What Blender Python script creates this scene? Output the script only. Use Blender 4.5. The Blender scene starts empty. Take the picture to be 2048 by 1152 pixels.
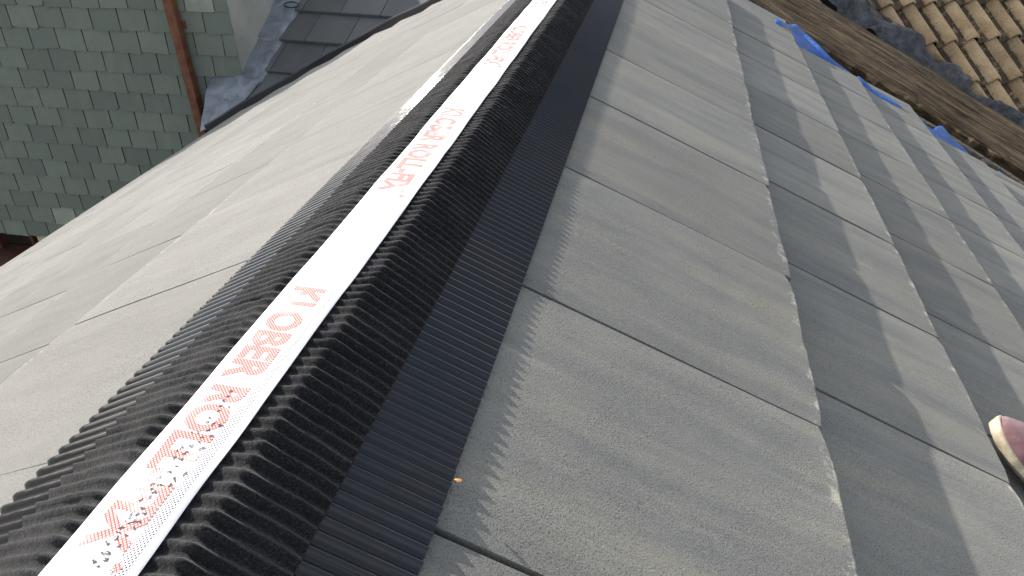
import bpy, math, random
import numpy as np
from mathutils import Matrix, Vector

random.seed(7)
rng = np.random.default_rng(7)
rad = math.radians
scene = bpy.context.scene
COL = scene.collection

# ------------------------------------------------------------------ camera
cam_d = bpy.data.cameras.new('camera')
cam_d.sensor_fit = 'HORIZONTAL'
cam_d.sensor_width = 36.0
cam_d.lens = 36.0 * 1378.7 / 2048.0
cam_d.clip_start = 0.02
cam_d.clip_end = 500
cam = bpy.data.objects.new('camera', cam_d)
COL.objects.link(cam)
Rv = Vector((0.97841, 0.20667, 0.0))
Fv = Vector((-0.170945, 0.809291, -0.561984)).normalized()
Dv = Fv.cross(Rv).normalized()
cam.matrix_world = Matrix(((Rv.x, -Dv.x, -Fv.x, 0.24296),
                           (Rv.y, -Dv.y, -Fv.y, -0.57396),
                           (Rv.z, -Dv.z, -Fv.z, 0.28962),
                           (0, 0, 0, 1)))
scene.camera = cam

# ------------------------------------------------------------------ light
SUN = Vector((-0.735, 0.445, 0.465)).normalized()      # towards the sun
EL = math.asin(SUN.z)
world = bpy.data.worlds.new('World')
scene.world = world
world.use_nodes = True
wn = world.node_tree.nodes
wl = world.node_tree.links
wn.clear()
sky = wn.new('ShaderNodeTexSky')
sky.sky_type = 'NISHITA'
sky.sun_disc = False
sky.sun_elevation = EL
sky.sun_rotation = math.atan2(SUN.x, SUN.y)
sky.dust_density = 2.0
sky.air_density = 1.0
bg = wn.new('ShaderNodeBackground')
bg.inputs['Strength'].default_value = 0.15
wo = wn.new('ShaderNodeOutputWorld')
hs = wn.new('ShaderNodeHueSaturation')
hs.inputs['Saturation'].default_value = 0.36
wl.new(sky.outputs[0], hs.inputs['Color'])
wl.new(hs.outputs[0], bg.inputs[0])
wl.new(bg.outputs[0], wo.inputs[0])
sd = bpy.data.lights.new('sun', 'SUN')
sd.energy = 5.0
sd.angle = rad(0.5)
sd.color = (1.0, 0.945, 0.86)
so = bpy.data.objects.new('sun', sd)
COL.objects.link(so)
so.location = (-6, 4, 8)
so.rotation_euler = SUN.to_track_quat('Z', 'Y').to_euler()
vs = scene.view_settings
vs.view_transform = 'Standard'
vs.look = 'None'
vs.gamma = 1.0
vs.use_curve_mapping = False
vs.exposure = 1.0

# ------------------------------------------------------------------ helpers
def tag(o, label=None, cat=None, group=None, kind=None):
    if label: o['label'] = label
    if cat: o['category'] = cat
    if group: o['group'] = group
    if kind: o['kind'] = kind
    return o

def empty(name, loc, label, cat, group=None):
    o = bpy.data.objects.new(name, None)
    o.empty_display_size = 0.1
    COL.objects.link(o)
    o.location = loc
    return tag(o, label, cat, group)

bpy_dirty = []
def mesh_obj(name, verts, faces, mat, parent=None, frame=None, smooth=False, attr=None, label=None):
    """verts Nx3 in the frame's coordinates; frame = world matrix of those coordinates"""
    me = bpy.data.meshes.new(name)
    v = np.asarray(verts, dtype=np.float32)
    if isinstance(faces, np.ndarray) and faces.ndim == 2:
        nf, k = faces.shape
        me.vertices.add(len(v)); me.vertices.foreach_set('co', v.ravel())
        me.loops.add(nf * k); me.loops.foreach_set('vertex_index', faces.astype(np.int32).ravel())
        me.polygons.add(nf)
        me.polygons.foreach_set('loop_start', np.arange(0, nf * k, k, dtype=np.int32))
        me.polygons.foreach_set('loop_total', np.full(nf, k, dtype=np.int32))
        me.update(calc_edges=True)
    else:
        me.from_pydata([tuple(map(float, p)) for p in v], [], [tuple(int(i) for i in f) for f in faces])
    me.validate()
    if smooth:
        me.polygons.foreach_set('use_smooth', [True] * len(me.polygons))
    if attr is not None:
        a = me.attributes.new('tint', 'FLOAT', 'POINT')
        a.data.foreach_set('value', np.asarray(attr, dtype=np.float32))
    me.materials.append(mat)
    o = bpy.data.objects.new(name, me)
    COL.objects.link(o)
    M = frame if frame is not None else Matrix.Identity(4)
    if parent is not None:
        o.parent = parent
        base = Matrix.Translation(parent.location)
        o.matrix_parent_inverse = Matrix.Identity(4)
        o.matrix_local = base.inverted() @ M
    else:
        o.matrix_world = M
    if label: o['label'] = label
    return o

def frame(origin, ax, ay, az):
    ax = Vector(ax).normalized(); ay = Vector(ay).normalized(); az = Vector(az).normalized()
    return Matrix(((ax.x, ay.x, az.x, origin[0]), (ax.y, ay.y, az.y, origin[1]),
                   (ax.z, ay.z, az.z, origin[2]), (0, 0, 0, 1)))

class MB:
    """collects pieces with a per-vertex tint"""
    def __init__(s): s.v = []; s.f = []; s.t = []; s.e = []; s.n = 0
    def add(s, v, f, tint=0.0, edge=None):
        v = np.asarray(v, float)
        s.e.append(np.zeros(len(v)) if edge is None else edge)
        s.v.append(v); s.f += [tuple(i + s.n for i in q) for q in f]
        s.t.append(np.full(len(v), tint)); s.n += len(v)
    def box(s, lo, hi, tint=0.0, bev=0.0, jit=0.0):
        x0, y0, z0 = lo; x1, y1, z1 = hi
        b = bev
        if b <= 0:
            v = np.array([(x0,y0,z0),(x1,y0,z0),(x1,y1,z0),(x0,y1,z0),(x0,y0,z1),(x1,y0,z1),(x1,y1,z1),(x0,y1,z1)], float)
            f = [(0,3,2,1),(4,5,6,7),(0,1,5,4),(1,2,6,5),(2,3,7,6),(3,0,4,7)]
        else:
            v = []
            for z, i in ((z0, 0), (z1 - b, 0), (z1, b)):
                v += [(x0+i,y0+i,z),(x1-i,y0+i,z),(x1-i,y1-i,z),(x0+i,y1-i,z)]
            v = np.array(v, float)
            f = [(0,3,2,1),(8,9,10,11)]
            for k in (0, 4):
                for j in range(4):
                    f.append((k+j, k+(j+1)%4, k+4+(j+1)%4, k+4+j))
        if jit: v = v + rng.normal(0, jit, v.shape)
        s.add(v, f, tint)
    def build(s, name, mat, parent=None, fr=None, smooth=False, label=None):
        o = mesh_obj(name, np.concatenate(s.v), s.f, mat, parent, fr, smooth, np.concatenate(s.t), label)
        e = np.concatenate(s.e)
        if e.any():
            a = o.data.attributes.new('edge', 'FLOAT', 'POINT'); a.data.foreach_set('value', e.astype(np.float32))
        return o

def grid_faces(nu, nv):
    i = np.arange(nu - 1)[:, None]; j = np.arange(nv - 1)[None, :]
    a = i * nv + j
    return np.stack([a, a + nv, a + nv + 1, a + 1], -1).reshape(-1, 4)

def noise1(x, seed, freq):
    r = np.random.default_rng(seed).uniform(-1, 1, 4096)
    t = np.asarray(x) * freq + 1000
    i = np.floor(t).astype(int); fr = t - i; fr = fr * fr * (3 - 2 * fr)
    return r[i % 4096] * (1 - fr) + r[(i + 1) % 4096] * fr

def noise2(x, y, seed, fx, fy):
    r = np.random.default_rng(seed).uniform(-1, 1, (256, 256))
    tx = np.asarray(x) * fx + 500; ty = np.asarray(y) * fy + 500
    i = np.floor(tx).astype(int); j = np.floor(ty).astype(int)
    a = tx - i; b = ty - j; a = a*a*(3-2*a); b = b*b*(3-2*b)
    g = lambda p, q: r[p % 256, q % 256]
    return (g(i,j)*(1-a)+g(i+1,j)*a)*(1-b)+(g(i,j+1)*(1-a)+g(i+1,j+1)*a)*b

# ------------------------------------------------------------------ material kit
class Mat:
    def __init__(s, name, rough=0.8, spec=0.3, metal=0.0):
        s.m = bpy.data.materials.new(name); s.m.use_nodes = True
        s.nt = s.m.node_tree; s.N = s.nt.nodes; s.L = s.nt.links
        s.b = s.N['Principled BSDF']
        s.b.inputs['Roughness'].default_value = rough
        s.b.inputs['Specular IOR Level'].default_value = spec
        s.b.inputs['Metallic'].default_value = metal
        s.tc = s.N.new('ShaderNodeTexCoord')
        s.h = None
    def set(s, k, v): s.b.inputs[k].default_value = v; return s
    def map(s, scale=(1,1,1), rot=(0,0,0), loc=(0,0,0)):
        m = s.N.new('ShaderNodeMapping')
        m.inputs['Scale'].default_value = scale; m.inputs['Rotation'].default_value = rot; m.inputs['Location'].default_value = loc
        s.L.new(s.tc.outputs['Object'], m.inputs[0]); return m.outputs[0]
    def noise(s, scale, detail=4, rough=0.6, vec=None, dist=0.0):
        n = s.N.new('ShaderNodeTexNoise')
        n.inputs['Scale'].default_value = scale; n.inputs['Detail'].default_value = detail
        n.inputs['Roughness'].default_value = rough; n.inputs['Distortion'].default_value = dist
        s.L.new(vec if vec is not None else s.tc.outputs['Object'], n.inputs['Vector'])
        return n.outputs['Fac']
    def voro(s, scale, vec=None, out='Distance'):
        n = s.N.new('ShaderNodeTexVoronoi'); n.inputs['Scale'].default_value = scale
        s.L.new(vec if vec is not None else s.tc.outputs['Object'], n.inputs['Vector'])
        return n.outputs[out]
    def wave(s, scale, vec=None, dist=0, detail=2, dscale=1):
        n = s.N.new('ShaderNodeTexWave'); n.inputs['Scale'].default_value = scale
        n.inputs['Distortion'].default_value = dist; n.inputs['Detail'].default_value = detail; n.inputs['Detail Scale'].default_value = dscale
        s.L.new(vec if vec is not None else s.tc.outputs['Object'], n.inputs['Vector'])
        return n.outputs['Fac']
    def attr(s, name='tint'):
        n = s.N.new('ShaderNodeAttribute'); n.attribute_name = name; return n.outputs['Fac']
    def ramp(s, fac, stops):
        n = s.N.new('ShaderNodeValToRGB'); e = n.color_ramp.elements
        while len(e) < len(stops): e.new(0.5)
        for i, (p, c) in enumerate(stops):
            e[i].position = p
            e[i].color = (c, c, c, 1) if isinstance(c, (int, float)) else (*c, 1)
        s.L.new(fac, n.inputs[0]); return n.outputs[0]
    def mix(s, fac, a, b, mode='MIX'):
        n = s.N.new('ShaderNodeMix'); n.data_type = 'RGBA'; n.blend_type = mode
        for k, v in ((0, fac), (6, a), (7, b)):
            if isinstance(v, (int, float)):
                n.inputs[k].default_value = v if k == 0 else (v, v, v, 1)
            elif isinstance(v, tuple): n.inputs[k].default_value = (*v, 1)
            else: s.L.new(v, n.inputs[k])
        return n.outputs[2]
    def math(s, op, a, b=0.0, c=None):
        n = s.N.new('ShaderNodeMath'); n.operation = op
        for k, v in ((0, a), (1, b), (2, c)):
            if v is None: continue
            if isinstance(v, (int, float)): n.inputs[k].default_value = v
            else: s.L.new(v, n.inputs[k])
        return n.outputs[0]
    def color(s, c):
        if isinstance(c, tuple): s.b.inputs['Base Color'].default_value = (*c, 1)
        else: s.L.new(c, s.b.inputs['Base Color'])
        return s
    def bump(s, h, dist, strength=1.0):
        n = s.N.new('ShaderNodeBump'); n.inputs['Distance'].default_value = dist; n.inputs['Strength'].default_value = strength
        s.L.new(h, n.inputs['Height'])
        if s.h is not None: s.L.new(s.h, n.inputs['Normal'])
        s.h = n.outputs[0]; s.L.new(s.h, s.b.inputs['Normal']); return s

def plain(name, c, rough=0.8, spec=0.3, metal=0.0, nscale=20, var=0.25, bump=0.0, bscale=200):
    m = Mat(name, rough, spec, metal)
    n = m.noise(nscale, 5)
    lo = tuple(x * (1 - var) for x in c); hi = tuple(min(1, x * (1 + var)) for x in c)
    m.color(m.ramp(n, [(0.3, lo), (0.7, hi)]))
    if bump: m.bump(m.noise(bscale, 3), bump)
    return m.m

# new concrete tiles (object coords: x down the slope, y along the ridge)
def tile_material(name, base, warm, cool, light, dr):
    m = Mat(name, 0.88, 0.22)
    m.set('Diffuse Roughness', dr)
    t = m.attr()
    sm = m.noise(1.0, 5, 0.62, m.map((2.6, 17, 1)), 0.6)          # long smears down the slope
    sm2 = m.noise(1.0, 4, 0.6, m.map((5, 46, 1), loc=(3, 1, 0)), 0.3)
    big = m.noise(3.3, 3)
    c = m.ramp(sm, [(0.30, cool), (0.5, base), (0.72, warm)])
    c = m.mix(m.ramp(sm2, [(0.56, 0.0), (0.74, 0.34)]), c, light)
    c = m.mix(m.ramp(big, [(0.35, 0.22), (0.55, 0.0)]), c, tuple(x * 0.72 for x in base))
    # tile to tile tone
    c = m.mix(1.0, c, m.ramp(t, [(0.0, 0.86), (1.0, 1.10)]), 'MULTIPLY')
    # dark pits and pale grains
    pit = m.voro(190)
    pm = m.noise(24, 3)
    pitmask = m.math('MULTIPLY', m.ramp(pit, [(0.10, 1.0), (0.20, 0.0)]), m.ramp(pm, [(0.45, 0.0), (0.62, 0.8)]))
    c = m.mix(pitmask, c, tuple(x * 0.38 for x in base))
    st = m.noise(1.0, 3, 0.55, m.map((3.5, 85, 1), loc=(5, 4, 0)), 0.2)
    c = m.mix(m.ramp(st, [(0.60, 0.0), (0.72, 0.30)]), c, tuple(x * 0.62 for x in base))
    sp_ = m.math('MULTIPLY', m.ramp(m.voro(620), [(0.24, 1.0), (0.40, 0.0)]), m.ramp(m.noise(9, 3), [(0.36, 0.25), (0.6, 0.9)]))
    c = m.mix(sp_, c, tuple(x * 0.36 for x in base))
    gr = m.noise(720, 2, 0.8)
    c = m.mix(m.ramp(gr, [(0.58, 0.0), (0.76, 0.30)]), c, tuple(min(1, x * 1.5) for x in light))
    c = m.mix(m.ramp(gr, [(0.24, 0.45), (0.40, 0.0)]), c, tuple(x * 0.5 for x in base))
    # scuffs
    sc = m.noise(1.0, 6, 0.7, m.map((9, 60, 1), rot=(0, 0, 0.12), loc=(7, 2, 0)), 1.2)
    c = m.mix(m.ramp(sc, [(0.68, 0.0), (0.80, 0.55)]), c, light)
    en = m.math('MULTIPLY', m.attr('edge'), m.ramp(m.noise(34, 5, 0.75), [(0.46, 0.0), (0.66, 1.0)]))
    c = m.mix(m.ramp(en, [(0.28, 0.0), (0.7, 0.85)]), c, (0.52, 0.49, 0.41))
    m.color(c)
    m.bump(m.voro(560), 0.0007, 0.6)
    m.bump(m.noise(1000, 3, 0.85), 0.0009, 0.9)
    m.bump(m.noise(30, 3), 0.002, 0.5)
    return m.m
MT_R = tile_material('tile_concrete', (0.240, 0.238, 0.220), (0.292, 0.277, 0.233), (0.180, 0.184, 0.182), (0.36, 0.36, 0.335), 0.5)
MT_L = tile_material('tile_concrete_sunlit', (0.312, 0.302, 0.278), (0.330, 0.320, 0.294), (0.282, 0.273, 0.252), (0.375, 0.364, 0.335), 0.9)  # same tile as the right slope, with sunlit brightness put into its colour
M_under = plain('underlay_dark', (0.012, 0.012, 0.013), 0.95)
M_dark = plain('verge_black', (0.012, 0.013, 0.018), 0.45, 0.5, nscale=40)

# corrugated coated aluminium
m = Mat('coated_aluminium', 0.2, 0.36)
m.color(m.mix(m.ramp(m.noise(9, 4), [(0.35, 0.0), (0.7, 1.0)]), (0.015, 0.019, 0.027), (0.026, 0.024, 0.027)))
m.bump(m.voro(75), 0.0005, 0.35)
m.L.new(m.ramp(m.noise(60, 4), [(0.3, 0.05), (0.75, 0.11)]), m.b.inputs['Roughness'])
M_ALU = m.m
# fleece
m = Mat('black_fleece', 0.95, 0.15)
f1 = m.noise(620, 4, 0.85)
m.color(m.ramp(f1, [(0.35, (0.003, 0.003, 0.004)), (0.52, (0.010, 0.010, 0.012)), (0.70, (0.060, 0.060, 0.064))]))
m.set('Sheen Weight', 0.16); m.set('Sheen Roughness', 0.5)
m.bump(f1, 0.0011, 1.0)
m.bump(m.noise(260, 3, 0.7), 0.0016, 0.8)
M_FLE = m.m
# tape
def tape_material(name, col, pale):
    m = Mat(name, 0.75, 0.3)
    # perforation dots, staggered rows
    sx = m.N.new('ShaderNodeSeparateXYZ'); m.L.new(m.tc.outputs['Object'], sx.inputs[0])
    P = 0.0025
    a = m.math('DIVIDE', sx.outputs[0], P); b = m.math('DIVIDE', sx.outputs[1], P)
    u = m.math('ADD', a, b); v = m.math('SUBTRACT', a, b)
    du = m.math('ABSOLUTE', m.math('SUBTRACT', m.math('FRACT', u), 0.5))
    dv = m.math('ABSOLUTE', m.math('SUBTRACT', m.math('FRACT', v), 0.5))
    dots = m.math('MULTIPLY', m.math('LESS_THAN', du, 0.33), m.math('LESS_THAN', dv, 0.33))
    wear = m.noise(26, 4, 0.6)
    if pale is None:
        edge = m.math('MULTIPLY', m.math('LESS_THAN', sx.outputs[0], 0.0025), m.math('GREATER_THAN', sx.outputs[0], -0.039))
        band = m.ramp(m.math('ADD', m.math('MULTIPLY', sx.outputs[0], 25.0), 0.745), [(0.30, 0.03), (0.66, 1.0)])
        k = m.math('MULTIPLY', m.math('MULTIPLY', dots, edge), band)
        c = m.mix(k, col, (0.03, 0.03, 0.06))
        c = m.mix(m.ramp(m.noise(9, 3), [(0.62, 0.0), (0.8, 0.25)]), c, (0.62, 0.64, 0.68))
    else:
        k = m.math('MULTIPLY', m.math('SUBTRACT', 1.0, m.math('MULTIPLY', dots, 0.55)), m.ramp(wear, [(0.30, 0.55), (0.46, 1.0)]))
        c = m.mix(k, pale, col)
    m.color(c)
    m.bump(dots, 0.00015, 0.6)
    m.bump(m.noise(45, 3), 0.0008, 0.5)
    return m.m
M_TAPE = tape_material('white_tape', (0.78, 0.78, 0.80), None)
M_INK = tape_material('red_ink', (0.40, 0.060, 0.045), (0.86, 0.80, 0.79))
M_INKB = plain('black_ink', (0.05, 0.05, 0.06), 0.8)
M_INKG = tape_material('grey_ink', (0.33, 0.36, 0.38), (0.8, 0.8, 0.82))

# ------------------------------------------------------------------ roof frames
PITCH = rad(28.44)
cp, sp = math.cos(PITCH), math.sin(PITCH)
FR_R = frame((0, 0, 0), (cp, 0, -sp), (0, 1, 0), (sp, 0, cp))          # x down slope, y = u, z = normal
FR_L = frame((0, 0, 0), (-cp, 0, -sp), (0, -1, 0), (-sp, 0, cp))       # x down slope, y = -u
G, V1, W = 0.3152, 0.5194, 0.30
T_R, T_L = 0.026, 0.014

def build_tile(mb, v_tail, length, u0, width, T, ymul, umax=None, seed=0, tint=0.5, chamf=True, thick=0.018, gap=None, lift=0.0):
    """flat interlocking tile lying on the slope, near-side edge at u0"""
    r = np.random.default_rng(seed)
    nx, ny = 13, 15
    gap = gap if gap is not None else r.uniform(0.0046, 0.0062)
    y = np.linspace(u0 + gap / 2, u0 + width - gap / 2, ny)
    s = np.concatenate([[0, 0.0025, 0.010, 0.022, 0.04], np.linspace(0.07, length, nx - 5)])
    X, Y = np.meshgrid(s, y, indexing='ij')
    dirn = r.normal(0, 0.0015)
    edge = 0.0011 * noise1(Y[0], seed + 5, 90) + 0.0016 * noise1(Y[0], seed + 6, 28) + dirn * (Y[0] - y.mean()) / 0.15
    chips = np.clip(noise1(Y[0], seed + 9, 60) - 0.55, 0, 1) * 0.008
    ch = np.zeros(ny)
    if chamf:
        d = (y[-1] - y); ch = np.clip(0.026 - d, 0, 1) * 0.42
    pull = (chips + ch * 0.6 - edge)
    wgt = np.clip(1 - X / 0.06, 0, 1)
    Vd = v_tail - X - pull[None, :] * wgt
    Z = -T * X / G + r.normal(0, 0.0002) + r.normal(0, 0.0003) * (Y - y.mean()) / 0.15
    Z = Z + lift * (1 - X / length)
    Z = Z + 0.0006 * noise2(Vd, Y, seed + 2, 7, 7)
    rim = np.clip(1 - X / 0.0026, 0, 1) * 0.0012
    rimy = np.zeros_like(Y); rimy[:, 0] = 0.0012; rimy[:, -1] = 0.0012
    Z = Z - rim - rimy
    if umax is not None:
        lim = umax(Vd) if callable(umax) else umax
        Y = np.minimum(Y, lim)
    top = np.stack([Vd, Y * ymul, Z], -1).reshape(-1, 3)
    f = [tuple(q) if ymul < 0 else tuple(q[::-1]) for q in grid_faces(nx, ny)]
    bd = list(range(ny)) + [i * ny + ny - 1 for i in range(1, nx)] + [(nx - 1) * ny + j for j in range(ny - 2, -1, -1)] + [i * ny for i in range(nx - 2, 0, -1)]
    base = top[bd].copy(); base[:, 2] -= thick
    n = len(top)
    for k in range(len(bd)):
        a, b = bd[k], bd[(k + 1) % len(bd)]; c, d = n + (k + 1) % len(bd), n + k
        f.append((a, b, c, d) if ymul > 0 else (a, d, c, b))
    eg = np.concatenate([np.clip(1 - X / 0.03, 0, 1).ravel(), np.full(len(base), 0.3)])
    mb.add(np.concatenate([top, base]), f, tint, eg)

# ------------------------------------------------------------------ the house roof
house = empty('house', (0, 0, -6.0), 'house roof newly laid with flat grey concrete tiles under the black ridge roll', 'house')
ENDS = [2.42, 2.57, 2.385, 2.52, 2.325, 2.44, 2.36, 2.46]
OFF = [0.0, 0.055, 0.105, 0.165, 0.21, 0.26, 0.30, 0.36]
OFF = [0.0, 0.114, 0.2525, 0.355, 0.46, 0.56, 0.66, 0.76]
mb = MB()
LIFT = {(0, -3): 0.0085, (0, -2): 0.0085, (0, -1): 0.0075, (0, 0): 0.0058, (0, 1): 0.0044, (0, 2): 0.0032, (0, 3): 0.002, (1, -3): 0.005, (1, -2): 0.005, (1, -1): 0.004, (1, 0): 0.002}
GAPS = {(0, -2): 0.0058, (0, -1): 0.0064, (0, 0): 0.0060, (0, 1): 0.0056, (0, 2): 0.0054, (0, 3): 0.0056, (1, -1): 0.0072, (1, 0): 0.0066, (1, 1): 0.0052}
for c in range(8):
    vt = V1 + c * G
    L = 0.50 if c == 0 else 0.40
    o = OFF[c] % W
    k = -5
    while True:
        u0 = k * W + o
        if u0 > ENDS[c] - 0.05: break
        g = GAPS.get((c, k), None)
        build_tile(mb, vt, L, u0, W, T_R, 1, ENDS[c], seed=1000 + c * 50 + k + 9, tint=random.random(), gap=g, lift=LIFT.get((c, k), 0.001))
        k += 1
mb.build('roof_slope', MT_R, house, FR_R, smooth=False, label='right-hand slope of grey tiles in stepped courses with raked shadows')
for_o = COL.objects[-1]

def ub(v):      # far edge of the left slope
    return np.interp(v, [0, 0.62, 1.04, 1.9, 2.44, 3.1, 3.4], [2.75, 2.88, 3.145, 3.81, 3.87, 3.70, 3.70])
mb = MB()
for c in range(9):
    vt = V1 + c * G
    L = 0.462 if c == 0 else 0.40
    for k in range(-5, 14):
        u0 = k * W + (0.004 * (c % 3) if c else 0)
        if u0 > ub(vt) - 0.02: break
        build_tile(mb, vt, L, u0, W, T_L, -1, ub, seed=3000 + c * 50 + k + 9, tint=random.random(), thick=0.010, gap=0.0017 if c == 0 else 0.0007, chamf=False)
mb.build('roof_slope', MT_L, house, FR_L, label='left-hand slope of grey tiles, coloured paler for the sun on it')

# dark deck under the tiles, both slopes (thin slabs well below the tile backs)
mb = MB(); mb.box((0.03, -1.4, -0.10), (V1 + 7 * G - 0.05, 2.25, -0.052)); mb.build('roof_deck', M_under, house, FR_R)
mb = MB()
vv = [0.03, 1.04, 1.9, 2.44, 3.0]
pts = [(v, -float(ub(v)) + 0.05) for v in vv]
P2 = [(vv[0], 1.4), (vv[-1], 1.4)]
poly = [P2[0]] + pts + [P2[1]]
n = len(poly)
v = [(x, y, -0.036) for x, y in poly] + [(x, y, -0.09) for x, y in poly]
f = [tuple(range(n)), tuple(range(2 * n - 1, n - 1, -1))] + [(i, i + n, (i + 1) % n + n, (i + 1) % n) for i in range(n)]
mb.add(v, f); mb.build('roof_deck', M_under, house, FR_L)

# black verge strip standing along the far edge of the left slope
mb = MB()
vs_ = np.linspace(0.35, 3.36, 44)
sec = [(0.0, -0.11), (0.0, 0.028), (0.005, 0.036), (0.018, 0.036), (0.022, 0.030), (0.022, -0.11)]
rows = []
for v_ in vs_:
    u_ = float(ub(v_)) + 0.004
    w_ = 0.7 + 0.5 * (v_ / 3.1)
    for (a, b) in sec:
        rows.append((v_, -(u_ + a * w_), b * w_ + (0.004 * math.sin(v_ * 9))))
rows = np.array(rows)
fs = []
for i in range(len(vs_) - 1):
    for j in range(len(sec) - 1):
        a = i * len(sec) + j; fs.append((a, a + 1, a + 1 + len(sec), a + len(sec)))
fs += [tuple(range(len(sec))), tuple(range((len(vs_) - 1) * len(sec) + len(sec) - 1, (len(vs_) - 1) * len(sec) - 1, -1))]
mb.add(rows, fs); mb.build('verge_strip', M_dark, house, FR_L)

# walls below the roof (mostly hidden)
M_REND = Mat('grey_render', 0.95, 0.15)
M_REND.color(M_REND.mix(M_REND.ramp(M_REND.noise(2.2, 5, 0.65), [(0.35, 0.0), (0.7, 1.0)]), (0.30, 0.30, 0.265), (0.42, 0.415, 0.37)))
M_REND.bump(M_REND.noise(110, 4), 0.003, 0.6)
M_REND = M_REND.m
mb = MB()
mb.box((-2.45, -1.2, -6), (-2.15, 3.3, -1.62)); mb.box((1.95, -1.2, -6), (2.25, 1.9, -1.50))
mb.box((-2.15, 1.8, -6), (1.95, 1.9, -1.50)); mb.build('wall', M_REND, house)
mb = MB(); mb.box((-2.70, -1.4, -1.72), (-2.60, 3.45, -1.60)); mb.build('gutter', M_dark, house)

# ------------------------------------------------------------------ ridge ventilation roll
roll = empty('ridge_roll', (-0.01, 0.0, -0.05), 'black pleated ridge ventilation roll with a white taped centre running up the roof ridge', 'ridge roll')
ZT = -0.036
def slope_pt(side, v, h):
    return np.array([side * (v * cp + h * sp), -v * sp + h * cp])
PITCHC = 0.0107
U0, U1 = -0.86, 2.6
SUB = 8
nu = int((U1 - U0) / PITCHC * SUB)
U = np.linspace(U0, U1, nu)
ph_base = 2 * math.pi * U / PITCHC
def sheet(name, pts, nseg, amps, mat, wob, seed, sharp=0.0, irregular=0.0, label=None, shear=0.0, taper_ends=False, lift=None):
    """pts: polyline across (x,z); amps per point; corrugations run across"""
    P = []; A = []
    for i in range(len(pts) - 1):
        n = nseg[i]
        t = np.linspace(0, 1, n, endpoint=(i == len(pts) - 2))
        for q in t:
            P.append(np.array(pts[i]) * (1 - q) + np.array(pts[i + 1]) * q); A.append(amps[i] * (1 - q) + amps[i + 1] * q)
    P = np.array(P); A = np.array(A)
    # soften polyline corners
    Q = P.copy()
    for _ in range(2): Q[1:-1] = 0.25 * Q[:-2] + 0.5 * Q[1:-1] + 0.25 * Q[2:]
    P = Q
    Tn = np.gradient(P, axis=0); Tn /= np.linalg.norm(Tn, axis=1)[:, None]
    Nn = np.stack([-Tn[:, 1], Tn[:, 0]], 1)
    if Nn[:, 1].mean() < 0: Nn = -Nn
    d = np.concatenate([[0], np.cumsum(np.linalg.norm(np.diff(P, axis=0), axis=1))])
    UU, DD = np.meshgrid(U, d, indexing='ij')
    ph = 2 * math.pi * (UU + shear * DD) / PITCHC
    tp = np.clip(np.minimum(DD, d[-1] - DD) / 0.02, 0, 1) if taper_ends else 1.0
    wob = wob * tp; irregular = irregular * (0.25 + 0.75 * tp)
    ph = ph + wob * noise2(UU, DD, seed, 45, 22) + 0.5 * wob * noise2(UU, DD, seed + 1, 110, 60)
    wv = np.sin(ph)
    if sharp: wv = 2 * ((1 + wv) / 2) ** (1 + sharp) - 1
    amp = A[None, :] * (1 + irregular * noise2(UU, DD, seed + 3, 60, 30))
    H = amp * wv + irregular * 0.0014 * noise2(UU, DD, seed + 4, 160, 90) + irregular * 0.0022 * noise2(UU, DD, seed + 7, 7, 20)
    if lift is not None: H = H + lift(UU, DD)
    X = P[:, 0][None, :] + Nn[:, 0][None, :] * H
    Z = P[:, 1][None, :] + Nn[:, 1][None, :] * H
    V = np.stack([X, UU, Z], -1).reshape(-1, 3)
    F = grid_faces(len(U), len(d))
    x0, x1 = P[0, 0], P[-1, 0]
    if x1 > x0: F = F[:, ::1]
    else: F = F[:, ::-1]
    return mesh_obj(name, V, np.ascontiguousarray(F), mat, roll, None, True, None, label)
kR = (0.0255, ZT - 0.0015); kL = (-0.0545, ZT - 0.0045)
fR = (0.0712, -0.0700); aR = (0.1335, -0.0996)
fL = (-0.1044, -0.0642); aL = tuple(slope_pt(-1, 0.184, -0.0095))
sheet('fleece', [fL, ((kL[0] + fL[0]) / 2 - 0.000, (kL[1] + fL[1]) / 2 + 0.0005), kL, (-0.040, ZT - 0.0042), (0.004, ZT - 0.0042), (0.016, ZT - 0.0034), kR, ((kR[0] + fR[0]) / 2, (kR[1] + fR[1]) / 2 + 0.001), fR],
      [9, 9, 6, 5, 6, 6, 11, 9], [0.0022, 0.0022, 0.0024, 0.0010, 0.0008, 0.0018, 0.0030, 0.0022, 0.0021], M_FLE, 0.5, 11, irregular=0.36, taper_ends=True, sharp=0.5)
eps = 0.0022
def under(p, q, d=-0.0016):
    return p
fR2 = (fR[0] - 0.006, fR[1] + 0.0012); fL2 = (fL[0] + 0.006, fL[1] + 0.0022)
sheet('aluminium_strip', [(fR2[0], fR2[1]), aR], [12], [0.0022, 0.0022], M_ALU, 0.0, 21, sharp=0.6, irregular=0.06, label='slate-blue corrugated strip in shade on the right of the fleece')
sheet('aluminium_strip', [(-0.1014, -0.0650), aL, (aL[0] - 0.0004, aL[1] - 0.0065)], [12, 3], [0.0024, 0.0026, 0.0010], M_ALU, 0.0, 31, sharp=0.6, irregular=0.06, label='glinting corrugated strip on the sunny left side')

# hidden ridge batten under the roll
mb = MB(); mb.box((-0.037, -0.9, -0.085), (0.000, 2.65, ZT - 0.006)); mb.build('ridge_batten', plain('batten', (0.25, 0.17, 0.09)), roll)

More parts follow.
